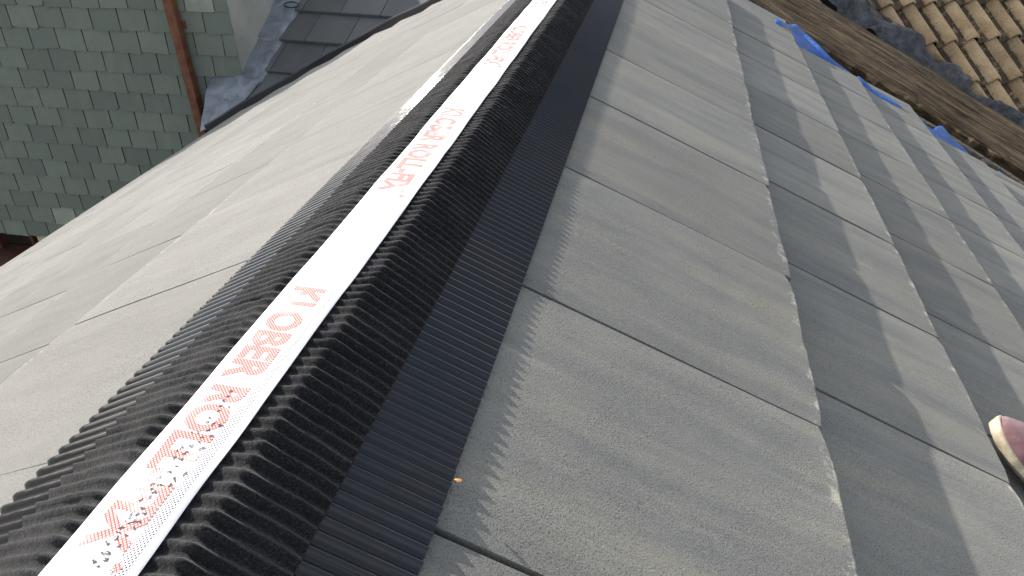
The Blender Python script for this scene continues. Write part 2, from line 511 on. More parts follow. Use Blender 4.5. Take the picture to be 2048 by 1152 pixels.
# tape
def tape_h(x, u):
    return ZT + 0.0005 + 0.0007 * noise2(u, x, 77, 26, 60) + 0.0005 * noise1(u, 78, 9) - 0.6 * (np.clip(np.abs(np.asarray(x) + 0.0181) - 0.0225, 0, 1))
tx = np.linspace(-0.0437, 0.0074, 15); tu = np.arange(U0, U1, 0.004)
UU, XX = np.meshgrid(tu, tx, indexing='ij')
XXw = XX + (0.0006 * noise1(UU, 79, 14)) * (np.abs(XX + 0.0181) > 0.015)
V = np.stack([XXw, UU, tape_h(XX, UU)], -1).reshape(-1, 3)
tape = mesh_obj('tape', V, grid_faces(len(tu), len(tx)), M_TAPE, roll, None, True)
# skirt so that the tape has a thickness
def skirt_obj():
    pass

def text_mesh(body, length, height, x_top, u_start, zoff, mat, name):
    """letters read towards -u, tops towards +x"""
    cu = bpy.data.curves.new('letters', 'FONT'); cu.body = body; cu.resolution_u = 3
    cu.offset = 0.042
    ob = bpy.data.objects.new('letters', cu); COL.objects.link(ob)
    dg = bpy.context.evaluated_depsgraph_get()
    me = bpy.data.meshes.new_from_object(ob.evaluated_get(dg))
    bpy.data.objects.remove(ob)
    import bmesh
    bm = bmesh.new(); bm.from_mesh(me)
    bmesh.ops.triangulate(bm, faces=bm.faces)
    for _ in range(2):
        es = [e for e in bm.edges if e.calc_length() > 0.22]
        if es: bmesh.ops.subdivide_edges(bm, edges=es, cuts=1); bmesh.ops.triangulate(bm, faces=bm.faces)
    vs3 = np.array([v.co[:] for v in bm.verts]); fs3 = [tuple(v.index for v in f.verts) for f in bm.faces]
    bm.free(); bpy.data.meshes.remove(me)
    x0, x1 = vs3[:, 0].min(), vs3[:, 0].max()
    u = u_start - (vs3[:, 0] - x0) / (x1 - x0) * length
    x = x_top - height + vs3[:, 1] / 0.73 * height
    z = tape_h(x, u) + zoff
    return mesh_obj(name, np.stack([x, u, z], 1), fs3, mat, None)
def print_on_tape(body, length, height, x_top, u_start, zoff, mat, name):
    o = text_mesh(body, length, height, x_top, u_start, zoff, mat, name)
    o.parent = tape
    o.matrix_local = tape.matrix_world.inverted() if False else Matrix.Identity(4)
    return o
# object coordinates of the tape mesh are world coordinates; its local matrix cancels the roll's origin
for us in (-0.140, 0.302, 0.769, 1.21):
    print_on_tape('KLOBER ROLL-FIX', 0.258, 0.0265, -0.0065, us, 0.0002, M_INK, 'lettering')
    print_on_tape('\u00ae', 0.006, 0.006, -0.002, us - 0.262, 0.0002, M_INK, 'lettering')
# grey patch inside the crossing of the nearest X
mb = MB()
xs = np.linspace(-0.030, -0.017, 5); us_ = np.linspace(-0.386, -0.404, 7)
uu, xx = np.meshgrid(us_, xs, indexing='ij')
o = mesh_obj('ink_patch', np.stack([xx, uu, tape_h(xx, uu) + 0.0001], -1).reshape(-1, 3), grid_faces(7, 5), M_INKG, None)
o.parent = tape
# tiny illegible ink-jet code marks
mb = MB(); r = np.random.default_rng(5)
def mark(x, u, s):
    for _ in range(r.integers(2, 4)):
        a = r.uniform(0, math.pi); L = s * r.uniform(0.45, 0.9); w = s * 0.13
        cx_, cu_ = x + r.normal(0, s * 0.22), u + r.normal(0, s * 0.22)
        dx, du = math.cos(a) * L / 2, math.sin(a) * L / 2; nx_, nu_ = -math.sin(a) * w, math.cos(a) * w
        q = [(cx_ - dx - nx_, cu_ - du - nu_), (cx_ + dx - nx_, cu_ + du - nu_), (cx_ + dx + nx_, cu_ + du + nu_), (cx_ - dx + nx_, cu_ - du + nu_)]
        mb.add([(p[0], p[1], float(tape_h(p[0], p[1])) + 0.0004) for p in q], [(0, 1, 2, 3)])
for row_u0, row_x0, n_, dx in ((-0.268, -0.009, 22, 0.00012), (-0.285, -0.004, 24, -0.00020), (-0.305, -0.013, 20, 0.0002), (-0.30, 0.001, 12, -0.0001), (-0.345, -0.002, 14, -0.0003)):
    for i in range(n_):
        if r.random() < 0.3: continue
        mark(row_x0 - 0.009 + dx * i + r.normal(0, 0.0007), row_u0 - i * 0.0052 + r.normal(0, 0.0008), 0.0029)
o = mb.build('code_print', M_INKB, None); o.parent = tape

# ------------------------------------------------------------------ small bits
M_ORANGE = plain('orange_chip', (0.55, 0.25, 0.06), 0.7)
def crumb(name, p, s, mat, label, cat, seed):
    r = np.random.default_rng(seed)
    v = np.array([1.5, 0.8, 0.45]) * np.array([(1,0,0),(-1,0,0),(0,1,0),(0,-1,0),(0,0,1),(0,0,-1),(.6,.6,.3),(-.6,.5,.4),(.5,-.6,.4),(-.5,-.6,.2)]) * s * r.uniform(0.7, 1.3, (10, 3))
    import bmesh
    bm = bmesh.new()
    for q in v: bm.verts.new(q)
    bmesh.ops.convex_hull(bm, input=bm.verts)
    me = bpy.data.meshes.new(name); bm.to_mesh(me); bm.free(); me.materials.append(mat)
    o = bpy.data.objects.new(name, me); COL.objects.link(o); o.location = p
    return tag(o, label, cat)
crumb('wood_chip', (0.1385, -0.262, -0.0968), 0.0022, M_ORANGE, 'tiny orange wood chip caught on the lower edge of the corrugated strip', 'wood chip', 3)

# ------------------------------------------------------------------ blue membrane
m = Mat('blue_membrane', 0.5, 0.4)
m.color(m.ramp(m.noise(6, 4), [(0.3, (0.006, 0.045, 0.20)), (0.7, (0.012, 0.12, 0.44))]))
m.bump(m.noise(18, 4, 0.6), 0.02, 0.6); m.bump(m.wave(60), 0.002, 0.3)
M_BLUE = m.m
vv = np.linspace(0.76, 2.6, 70); ww = np.linspace(0, 1, 12)
VV, WW = np.meshgrid(vv, ww, indexing='ij')
far = 2.38 + 0.012 * noise1(VV, 92, 11) - 0.03 * (VV - 1.2) + sum(a_ * np.exp(-((VV - c_) / w_) ** 2) for c_, a_, w_ in ((0.90, 0.25, 0.07), (1.20, 0.10, 0.03), (1.47, 0.20, 0.05), (1.68, 0.22, 0.10), (1.98, 0.17, 0.07)))
Yu = 2.20 + (far - 2.20) * WW
Zh = -0.046 + np.clip(WW - 0.45, 0, 1) * (0.07 + 0.05 * noise1(VV, 93, 4.5)) + 0.012 * noise2(VV, Yu, 94, 9, 12) * (WW > 0.4)
mem = mesh_obj('roofing_membrane', np.stack([VV, Yu, Zh], -1).reshape(-1, 3), grid_faces(70, 12), M_BLUE, None, FR_R, True)
sol = mem.modifiers.new('thickness', 'SOLIDIFY'); sol.thickness = 0.002
tag(mem, 'bright blue roofing membrane poking out past the cut tiles below the weathered board', 'membrane')

# ------------------------------------------------------------------ weathered board
m = Mat('weathered_wood', 0.9, 0.2)
g1 = m.noise(1.0, 7, 0.7, m.map((2.4, 44, 14)), 1.0)
g2 = m.noise(1.0, 4, 0.6, m.map((8, 110, 30)), 0.8)
c = m.ramp(g1, [(0.32, (0.014, 0.010, 0.008)), (0.46, (0.070, 0.048, 0.030)), (0.60, (0.155, 0.112, 0.070)), (0.78, (0.30, 0.235, 0.16))])
c = m.mix(m.ramp(g2, [(0.38, 0.75), (0.52, 0.0)]), c, (0.02, 0.016, 0.012))
c = m.mix(m.ramp(m.noise(11, 5, 0.75), [(0.52, 0.0), (0.70, 0.7)]), c, (0.085, 0.075, 0.03))
c = m.mix(m.ramp(m.noise(26, 5, 0.8), [(0.56, 0.0), (0.68, 0.8)]), c, (0.018, 0.015, 0.012))
m.color(c); m.bump(g1, 0.012, 1.0); m.bump(g2, 0.005, 0.9)
M_WOOD = m.m
a0 = Vector((0.527, 3.361, -0.415)); a1 = Vector((2.038, 2.475, -1.065)); b0 = Vector((0.654, 3.682, -0.313)); b1 = Vector((2.103, 2.722, -0.980))
ax = (a1 - a0).normalized(); nb = Vector((0.18, -0.36, 0.91)).normalized(); ay = nb.cross(ax).normalized()
def plank(name, origin, length, width, thick, mat, parent, seed, wav=0.006, nx=90, ny=16, taper=0.0):
    x = np.linspace(0, length, nx); y = np.linspace(0, 1, ny)
    X, Y = np.meshgrid(x, y, indexing='ij')
    Yw = (Y - 0.5) * width * (1 + taper * X / length) + wav * noise1(X, seed, 5) + (Y < .01) * 0.006 * noise1(X, seed + 1, 30) + (Y > .99) * 0.006 * noise1(X, seed + 2, 30)
    Zt = 0.004 * noise1(X, seed + 3, 3) + 0.0035 * noise1(Y * width, seed + 4, 70) + 0.002 * noise2(X, Y * width, seed + 5, 8, 120) - 0.02 * (np.abs(Y - 0.5) * 2) ** 10
    top = np.stack([X, Yw, Zt], -1).reshape(-1, 3)
    bot = top.copy(); bot[:, 2] = -thick
    F = grid_faces(nx, ny); n_ = nx * ny
    fs = [tuple(q) for q in F] + [tuple(n_ + i for i in q[::-1]) for q in F]
    bd = list(range(ny)) + [i * ny + ny - 1 for i in range(1, nx)] + [(nx - 1) * ny + j for j in range(ny - 2, -1, -1)] + [i * ny for i in range(nx - 2, 0, -1)]
    for k in range(len(bd)):
        p, q = bd[k], bd[(k + 1) % len(bd)]; fs.append((p, q, q + n_, p + n_))
    return mesh_obj(name, np.concatenate([top, bot]), fs, mat, parent, frame(origin, ax, ay, nb), False)
mid0 = (a0 + b0) / 2
wid = abs((b0 - a0).dot(ay)); wid1 = abs((b1 - a1).dot(ay))
brd = plank('timber_board', mid0, (a1 - a0).length + 0.12, abs(wid) * 1.0, 0.06, M_WOOD, None, 201, taper=wid1 / wid - 1)
tag(brd, 'long weathered brown timber board lying between the new grey tiles and the old tan tiles', 'timber board')
M_WOOD2 = plain('rotten_wood', (0.10, 0.085, 0.07), 0.9, nscale=60, var=0.5, bump=0.004, bscale=60)
st1 = plank('thin_batten', a0 + ax * 0.50 - ay * 0.06 + nb * 0.0, 0.62, 0.03, 0.012, M_WOOD2, None, 211, nx=40, ny=6)
tag(st1, 'upper of the two thin grey battens along the timber board', 'batten', 'battens along the timber board')
st2 = plank('thin_batten', a0 + ax * 1.15 - ay * 0.06 - nb * 0.0, 0.75, 0.032, 0.012, M_WOOD2, None, 221, nx=40, ny=6)
tag(st2, 'lower of the two thin grey battens along the timber board', 'batten', 'battens along the timber board')
# wall behind / below the board, blackened to stand in for the gap's shade
mb = MB(); mb.box((0, -0.30, -0.9), (2.3, -0.02, -0.13)); 
gapw = mb.build('party_wall', M_under, None, frame(a0 - ax * 0.3 + ay * 0.06, ax, ay, nb))
tag(gapw, 'wall head blackened as the shade of the gap between the new roof and the timber board', 'party wall')

# ------------------------------------------------------------------ old pantile roof
old = empty('old_roof', (1.72, 3.99, -6.0), 'old roof of tan wavy clay pantiles with moss and painted shade in the channels', 'roof')
m = Mat('old_pantile', 0.85, 0.3)
t = m.attr()
c = m.mix(m.ramp(m.noise(5, 5, 0.65), [(0.35, 0.0), (0.7, 1.0)]), (0.34, 0.235, 0.13), (0.54, 0.40, 0.24))
c = m.mix(1.0, c, m.ramp(t, [(0.0, 0.7), (1.0, 1.15)]), 'MULTIPLY')
dirt_shade = m.attr('dirt_shade')
dn = m.math('ADD', dirt_shade, m.math('MULTIPLY', m.math('SUBTRACT', m.noise(22, 6, 0.75), 0.5), 1.5))
c = m.mix(m.ramp(dn, [(0.38, 0.0), (0.68, 0.92)]), c, (0.045, 0.034, 0.024))
c = m.mix(m.ramp(m.noise(95, 4, 0.7), [(0.55, 0.0), (0.68, 0.75)]), c, (0.04, 0.032, 0.022))
c = m.mix(m.ramp(m.noise(40, 3, 0.7), [(0.69, 0.0), (0.78, 0.6)]), c, (0.5, 0.47, 0.4))
m.color(c); m.bump(m.noise(120, 4), 0.004, 0.8)
M_PAN = m.m
p2 = rad(35); c2 = Vector((0.891, 0.454, 0)); h2 = Vector((0.454, -0.891, 0))
d2 = h2 * math.cos(p2) + Vector((0, 0, -math.sin(p2))); n2 = c2.cross(-d2)
P0 = Vector((1.7185, 3.9855, -1.1365))
FR_P = frame(P0, c2, -d2, n2)                   # x across, y up the slope, z normal
PW, PG = 0.169, 0.322
def clip_x(yy):      # left cut edge: local x for a given local y (up slope)
    return 0.05 + np.interp(yy, [-0.80, -0.342, -0.2, -0.006, 0.23, 0.419, 0.573, 0.789, 0.927, 1.6], [1.10, 0.751, 0.646, 0.488, 0.373, 0.256, 0.118, -0.013, -0.13, -0.62])
verts = []; faces = []; tint = []; dirt_shade_v = []
nb_ = 0
for row in range(-3, 5):
    y_t = 0.06 + PG * row                       # tail (lower edge), y up slope
    for col in range(-5, 14):
        x0 = 0.02 + col * PW + 0.006 * (row % 2) + random.gauss(0, 0.002)
        if x0 + PW < clip_x(y_t + 0.2) - 0.02: continue
        nx_, ny_ = 15, 9
        x = np.linspace(0, 1, nx_); y = np.concatenate([[0, 0.006], np.linspace(0.03, PG + 0.05, ny_ - 2)])
        X, Y = np.meshgrid(x, y, indexing='ij')
        s = X
        prof = np.where(s < 0.56, np.sin(np.pi * s / 0.56) ** 0.8 * 0.050, -np.sin(np.pi * (s - 0.56) / 0.44) * 0.022)
        r = np.random.default_rng(7000 + row * 40 + col)
        Z = prof - 0.030 * Y / PG + r.normal(0, 0.002) - 0.003 * (Y < 0.003)
        Xl = x0 + X * PW * 1.02; Yl = y_t + Y + 0.003 * noise1(X * 0.2 + col, 8, 40) * (Y < 0.01) + r.normal(0, 0.003)
        Xl = np.maximum(Xl, clip_x(Yl) + 0.012 * noise1(Yl, 71, 25))
        top = np.stack([Xl, Yl, Z], -1).reshape(-1, 3)
        front = top.reshape(nx_, ny_, 3)[:, 0].copy(); front[:, 2] -= 0.017
        F = grid_faces(nx_, ny_)
        verts += [top, front]
        faces += [tuple(i + nb_ for i in q) for q in F]
        for i in range(nx_ - 1):
            faces.append((nb_ + i * ny_, nb_ + nx_ * ny_ + i, nb_ + nx_ * ny_ + i + 1, nb_ + (i + 1) * ny_))
        tt = r.random(); tint += [tt] * (len(top) + nx_)
        dv_ = np.clip((np.abs(s - 0.24) - 0.13) / 0.16, 0, 1) * 0.70  # grime plus shade beside the roll crests, both put into the colour
        dirt_shade_v += list(dv_.ravel()) + [0.9] * nx_
        nb_ += len(top) + nx_
po = mesh_obj('roof_slope', np.concatenate(verts), faces, M_PAN, old, FR_P, True, tint)
at = po.data.attributes.new('dirt_shade', 'FLOAT', 'POINT'); at.data.foreach_set('value', np.array(dirt_shade_v, dtype=np.float32))
# deck under the pantiles
mb = MB()
ys = np.linspace(-0.8, 1.6, 12)
poly = [(float(clip_x(y)) - 0.05, y) for y in ys] + [(2.5, 1.6), (2.5, -0.8)]
n = len(poly)
v = [(x, y, -0.055) for x, y in poly] + [(x, y, -0.12) for x, y in poly]
f = [tuple(range(n)), tuple(range(2 * n - 1, n - 1, -1))] + [(i, i + n, (i + 1) % n + n, (i + 1) % n) for i in range(n)]
mb.add(v, f); mb.build('roof_deck', M_under, old, FR_P)
mb = MB(); mb.box((0.7, 0.1, -4.9), (2.4, 1.5, -0.45)); 
Fw = frame((P0.x, P0.y, P0.z), c2, -h2, (0, 0, 1)); mb.build('wall', M_REND, old, Fw)
# lumpy dark lead and mortar along the cut edge
m = Mat('dark_mortar', 0.45, 0.55)
m.color(m.mix(m.ramp(m.noise(16, 6, 0.7), [(0.4, 0.0), (0.72, 1.0)]), (0.014, 0.015, 0.019), (0.10, 0.105, 0.12)))
m.bump(m.noise(22, 5, 0.65), 0.025, 1.0)
M_MOR = m.m
ys = np.linspace(-0.78, 1.3, 110); ws = np.linspace(0, 1, 12)
YY, WW = np.meshgrid(ys, ws, indexing='ij')
ph_ = (YY - 0.055) / PG
XX = clip_x(YY) - 0.25 + WW * (0.31 + 0.03 * noise1(YY, 61, 9))
ZZ = -0.015 + 0.055 * np.sin(np.pi * WW) + 0.035 * noise2(YY, WW, 62, 8, 3) + 0.016 * noise2(YY, WW, 63, 20, 6) + 0.03 * ((ph_ % 1) < 0.45)
mesh_obj('mortar_edge', np.stack([XX, YY, ZZ], -1).reshape(-1, 3), grid_faces(110, 12), M_MOR, old, FR_P, True)

# ------------------------------------------------------------------ slate hung house
sh = empty('slate_hung_house', (-4.5, 4.5, -6.0), 'house wall hung with grey-green slates and a plain rendered side wall', 'house')
a4 = rad(4); cs = Vector((math.cos(a4), math.sin(a4), 0)); ns = Vector((math.sin(a4), -math.cos(a4), 0))
FR_S = frame((0.24296, 4.42604, 0), cs, (0, 0, 1), ns)
m = Mat('green_slate', 0.7, 0.35)
t = m.attr()
c = m.ramp(t, [(0.0, (0.122, 0.145, 0.126)), (0.5, (0.152, 0.178, 0.154)), (0.86, (0.172, 0.200, 0.172)), (0.93, (0.23, 0.255, 0.222)), (1.0, (0.28, 0.308, 0.265))])
c = m.mix(m.ramp(m.noise(7, 5, 0.65), [(0.35, 0.25), (0.6, 0.0)]), c, (0.105, 0.125, 0.118))
c = m.mix(m.ramp(m.noise(1, 4, 0.6, m.map((8, 2.0, 1))), [(0.55, 0.0), (0.75, 0.22)]), c, (0.25, 0.27, 0.22))
m.color(c); m.bump(m.noise(14, 6, 0.6), 0.006, 0.6); m.bump(m.noise(90, 4), 0.0015, 0.6)
M_SL = m.m
mb = MB()
SW, SG = 0.2285, 0.1595
x_r = -3.134
z_b = -2.952
for row in range(0, 18):
    zb = z_b + row * SG
    off = (SW / 2 if row % 2 == 0 else 0) + random.gauss(0, 0.004)
    # joint phase
    xj = -4.841 + off
    k0 = math.floor((x_r - xj) / SW)
    x = xj + (k0) * SW
    first = True
    while x > -8.6:
        x1 = min(x + SW, x_r)
        x0 = x
        if x1 - x0 > 0.02:
            r = np.random.default_rng(row * 100 + int((x + 10) * 10))
            n_ = 9
            xs = np.linspace(x0 + 0.0045, x1 - 0.0045, n_)
            bot = zb + 0.0025 * r.normal(0, 1, n_) + r.normal(0, 0.003) + r.normal(0, 0.004) * (xs - xs.mean()) / 0.11
            if r.random() < 0.3: bot[-1] += r.uniform(0.004, 0.02); 
            if r.random() < 0.2: bot[0] += r.uniform(0.004, 0.02)
            topz = zb + SG + 0.05
            lift = 0.016 + r.uniform(0, 0.003)
            vt = [(xx, zz, lift) for xx, zz in zip(xs, bot)] + [(xx, topz, 0.003) for xx in xs] + [(xx, zz, lift - 0.009) for xx, zz in zip(xs, bot)]
            fs = []
            for i in range(n_ - 1):
                fs.append((i, i + 1, n_ + i + 1, n_ + i)); fs.append((2 * n_ + i, 2 * n_ + i + 1, i + 1, i))
            fs.append((0, n_, 2 * n_)); fs.append((n_ - 1, 3 * n_ - 1, 2 * n_ - 1))
            q = r.random()
            tn = r.uniform(0, 0.8) if q > 0.06 else r.uniform(0.88, 1.0)
            mb.add(vt, fs, tn)
        x -= SW
mb.build('slate_cladding', M_SL, sh, FR_S)
# wall core behind slates, opening below the slates, rendered side wall
mb = MB(); mb.box((-8.6, z_b + 0.03, -0.35), (x_r - 0.31, -0.10, -0.004)); mb.build('wall', M_under, sh, FR_S)
M_SILL = plain('red_brown_timber', (0.10, 0.04, 0.025), 0.6)
M_CREAM = plain('cream_paint', (0.42, 0.39, 0.24), 0.6)
M_DKIN = plain('dark_interior', (0.022, 0.016, 0.012), 0.8)
mb = MB(); mb.box((-8.6, -6.0, -0.60), (x_r, z_b + 0.03, -0.40)); mb.build('window_recess', M_DKIN, sh, FR_S)
mb = MB(); mb.box((-8.6, -3.43, -0.38), (-5.45, -3.33, 0.05), bev=0.01); mb.box((-8.6, -6.0, -0.38), (x_r, -3.435, 0.0)); mb.build('window_sill', M_SILL, sh, FR_S)
mb = MB(); mb.box((-5.60, -3.32, -0.3), (-5.40, -2.97, -0.012), bev=0.01); mb.build('window_post', M_CREAM, sh, FR_S)
mb = MB()
for xx in (-6.35, -5.95):
    mb = MB(); mb.box((xx, -3.32, -0.33), (xx + 0.035, -2.93, -0.27)); mb.build('glazing_bar', M_SILL, sh, FR_S)
# rendered side wall, facing +x, from the corner away up the dark roof
corner = Vector((-2.905, 4.205, 0))
a3 = rad(-3.5); c3 = Vector((math.cos(a3), math.sin(a3), 0)); h3 = Vector((c3.y, -c3.x, 0))
p3 = rad(28.4); d3 = h3 * math.cos(p3) + Vector((0, 0, -math.sin(p3))); n3 = c3.cross(-d3)
away = -h3 + c3 * (-0.098); away.normalize()
FR_W = frame(corner, away, (0, 0, 1), away.cross(Vector((0, 0, 1))))
mb = MB(); mb.box((0.0, -6.0, -0.30), (3.4, -0.10, 0.0)); mb.build('rendered_wall', M_REND, sh, FR_W)

# brown post on the slates
m = Mat('brown_metal', 0.5, 0.4)
m.color(m.mix(m.ramp(m.noise(1, 4, 0.6, m.map((20, 20, 2))), [(0.35, 0.0), (0.7, 1.0)]), (0.105, 0.038, 0.020), (0.19, 0.075, 0.038)))
m.bump(m.noise(70, 3), 0.001)
post = empty('downpipe', (-3.30, 4.10, -6.0), 'square red-brown downpipe running down the green slate wall', 'downpipe')
mb = MB()
def prism(mb, x0, x1, z0, z1, y0, y1, b=0.006):
    q = [(x0 + b, y0), (x1 - b, y0), (x1, y0 + b), (x1, y1 - b), (x1 - b, y1), (x0 + b, y1), (x0, y1 - b), (x0, y0 + b)]
    v = [(a, z0, c) for a, c in q] + [(a, z1, c) for a, c in q]
    mb.add(v, [tuple(range(8)), tuple(range(15, 7, -1))] + [(i, i + 8, (i + 1) % 8 + 8, (i + 1) % 8) for i in range(8)])
prism(mb, -3.583, -3.513, -6.0, -0.10, 0.035, 0.105)
mb.build('pipe', m.m, post, FR_S)
mb = MB()
mb = None
for z in (-1.0, -2.6, -4.4):
    mb = MB(); mb.box((-3.60, z, 0.016), (-3.496, z + 0.05, 0.034)); mb.build('bracket', m.m, post, FR_S)

# ------------------------------------------------------------------ dark tiled roof beyond the verge
dk = empty('dark_tiled_roof', (-2.0, 4.4, -6.0), 'small dark grey tiled roof beyond the black verge, edged with pale lead', 'roof')
Pc = Vector((-2.921, 4.205, -1.373))
FR_D = frame(Pc, c3, -d3, n3)                    # x across, y up slope, z normal
m = Mat('dark_tile', 0.75, 0.35)
c = m.mix(m.attr(), (0.085, 0.090, 0.092), (0.12, 0.125, 0.125))
c = m.mix(m.ramp(m.noise(6, 5), [(0.4, 0.0), (0.7, 0.35)]), c, (0.15, 0.15, 0.145))
m.color(c); m.bump(m.noise(160, 4), 0.0012, 0.7)
M_DT = m.m
mb = MB()
DW, DG = 0.345, 0.335
for row in range(-3, 7):
    y_t = 0.088 + row * DG
    off = 0.236 + (0.165 if row % 2 else 0.0)
    for k in range(-1, 12):
        x0 = off + (k - 1) * DW
        x1 = x0 + DW - 0.006
        lx = 0.17
        x0c = max(x0, lx)
        if x1 - x0c < 0.03: continue
        r_ = random.gauss(0, 0.0015)
        v = [(x0c, y_t, 0.022 + r_), (x1, y_t, 0.022 + r_), (x1, y_t + DG + 0.05, -0.006), (x0c, y_t + DG + 0.05, -0.006),
             (x0c, y_t, 0.0 + r_), (x1, y_t, 0.0 + r_), (x1, y_t + DG + 0.05, -0.028), (x0c, y_t + DG + 0.05, -0.028),
             (x0c, y_t + 0.004, 0.026 + r_), (x1, y_t + 0.004, 0.026 + r_)]
        f = [(8, 9, 2, 3), (0, 1, 9, 8), (4, 5, 1, 0), (1, 5, 6, 2, 9), (0, 8, 3, 7, 4), (4, 7, 6, 5), (3, 2, 6, 7)]
        mb.add(v, f, random.random())
mb.build('roof_slope', M_DT, dk, FR_D)
mb = MB(); mb.box((0.02, -1.3, -0.10), (4.3, 2.3, -0.030)); mb.build('roof_deck', M_under, dk, FR_D)
m = Mat('lead_sheet', 0.5, 0.5)
c = m.mix(m.ramp(m.noise(6, 6, 0.7, None, 0.8), [(0.36, 0.0), (0.66, 1.0)]), (0.15, 0.17, 0.20), (0.31, 0.34, 0.385))
c = m.mix(m.ramp(m.noise(14, 5, 0.7), [(0.6, 0.0), (0.72, 0.7)]), c, (0.08, 0.075, 0.085))
m.color(c); m.bump(m.noise(9, 4), 0.012, 0.7); m.set('Metallic', 0.15)
M_LEAD = m.m
# stepped lead strip up the wall
xs = np.linspace(0, 1, 9); ys = np.linspace(-0.06, 2.2, 90)
XX, YY = np.meshgrid(xs, ys, indexing='ij')
left = np.interp(YY, [-0.06, 0, 0.89, 2.2], [0.015, 0.0, -0.085, -0.20]); right = 0.205 + 0.010 * noise1(YY, 41, 9) - 0.02 * YY
X_ = left + XX * (right - left)
stp = ((YY - 0.088) / DG) % 1
Z_ = 0.030 - 0.018 * stp + 0.006 * noise2(YY, XX, 42, 14, 4) + 0.05 * np.clip(0.12 - XX, 0, 1)
Z_ = Z_ - 0.016 * np.clip((XX - 0.9) / 0.1, 0, 1)
mesh_obj('lead_flashing', np.stack([X_, YY, Z_], -1).reshape(-1, 3), grid_faces(9, 90)[:, ::-1].copy(), M_LEAD, dk, FR_D, True)
# lead apron at the foot, folded against the slates
loc = [(-0.232, 0.0, 0.02), (-0.12, 0.02, 0.02), (0.0, 0.02, 0.035), (0.20, -0.02, 0.03),
       (-0.205, -0.15, 0.03), (-0.11, -0.17, 0.03), (0.00, -0.18, 0.03), (0.17, -0.19, 0.025),
       (-0.150, -0.33, 0.02), (-0.09, -0.34, 0.02), (-0.03, -0.35, 0.02), (0.08, -0.36, 0.015),
       (-0.085, -0.545, 0.01), (-0.07, -0.54, 0.01), (-0.05, -0.53, 0.01), (-0.02, -0.52, 0.01)]
import bmesh
bm = bmesh.new(); vs4 = [bm.verts.new(p) for p in loc]
for i in range(3):
    for j in range(3):
        a = i * 4 + j; bm.faces.new((vs4[a], vs4[a + 4], vs4[a + 5], vs4[a + 1]))
bmesh.ops.subdivide_edges(bm, edges=bm.edges, cuts=5, use_grid_fill=True)
for v_ in bm.verts:
    v_.co.z += 0.008 * float(noise2(v_.co.x, v_.co.y, 44, 22, 16))
av = np.array([v_.co[:] for v_ in bm.verts]); bm.verts.index_update(); af = [tuple(v_.index for v_ in f_.verts) for f_ in bm.faces]; bm.free()
ap = mesh_obj('lead_apron', av, af, M_LEAD, dk, FR_D, True)
s_ = ap.modifiers.new('thickness', 'SOLIDIFY'); s_.thickness = 0.004
# wire clip loop on the flashing
mb = MB()
n_, k_ = 28, 6
ring = []
for i in range(n_):
    t_ = 2 * math.pi * i / n_
    cx_, cy_ = 0.135 + 0.065 * math.cos(t_), 0.79 + 0.032 * math.sin(t_)
    for j in range(k_):
        q = 2 * math.pi * j / k_
        ring.append((cx_ + 0.005 * math.cos(q) * math.cos(t_), cy_ + 0.005 * math.cos(q) * math.sin(t_), 0.045 + 0.005 * math.sin(q)))
fs = [(i * k_ + j, ((i + 1) % n_) * k_ + j, ((i + 1) % n_) * k_ + (j + 1) % k_, i * k_ + (j + 1) % k_) for i in range(n_) for j in range(k_)]
mb.add(ring, fs); mb.build('wire_clip', M_dark, dk, FR_D)
# wall below the dark roof
mb = MB(); mb.box((-2.85, 4.0, -6.0), (1.2, 4.25, -1.75)); mb.build('wall', M_REND, dk)

# ------------------------------------------------------------------ shoe
shoe = empty('shoe', (0.86, 0.22, -0.49), 'worn maroon canvas shoe with a dirty cream rubber sole standing on the tiles', 'shoe')
ta = Vector((-0.93, 0.36, 0)).normalized()        # heel -> toe
nrm = Vector((sp, 0, cp))
ta = (ta - nrm * ta.dot(nrm)).normalized(); sa = nrm.cross(ta).normalized()
m = Mat('maroon_canvas', 0.95, 0.15)
c = m.mix(m.ramp(m.noise(30, 5), [(0.3, 0.0), (0.7, 1.0)]), (0.105, 0.052, 0.062), (0.18, 0.10, 0.112))
c = m.mix(m.ramp(m.noise(90, 4, 0.7), [(0.6, 0.0), (0.75, 0.6)]), c, (0.38, 0.24, 0.24))
m.color(c); m.bump(m.wave(700), 0.0004, 0.6); m.bump(m.noise(60, 4), 0.003, 0.7); m.set('Sheen Weight', 0.3)
M_CAN = m.m
m = Mat('cream_rubber', 0.65, 0.35)
c = m.mix(m.ramp(m.noise(25, 6, 0.7), [(0.45, 0.0), (0.72, 0.8)]), (0.38, 0.335, 0.245), (0.13, 0.095, 0.055))
m.color(c); m.bump(m.noise(120, 4), 0.001)
M_RUB = m.m
toe = Vector((0.732, 0.222, -0.412))
FR_SH = frame(toe, -ta, sa, nrm)                  # x = back from toe, y sideways, z up
def half_w(x):       # sole half width along its length
    return np.interp(x, [0, 0.002, 0.006, 0.012, 0.020, 0.040, 0.075, 0.11, 0.17, 0.22, 0.262, 0.278, 0.285], [0.003, 0.012, 0.021, 0.0285, 0.035, 0.044, 0.050, 0.050, 0.038, 0.036, 0.034, 0.022, 0.004])
xs = np.concatenate([np.linspace(0, 0.04, 12), np.linspace(0.05, 0.25, 22), np.linspace(0.257, 0.285, 8)])
def loft(secs, close_ends=True):
    V = np.concatenate(secs); k = len(secs[0]); F = []
    for i in range(len(secs) - 1):
        for j in range(k):
            F.append((i * k + j, i * k + (j + 1) % k, (i + 1) * k + (j + 1) % k, (i + 1) * k + j))
    F.append(tuple(range(k - 1, -1, -1))); F.append(tuple(range((len(secs) - 1) * k, len(secs) * k)))
    return V, F
secs = []
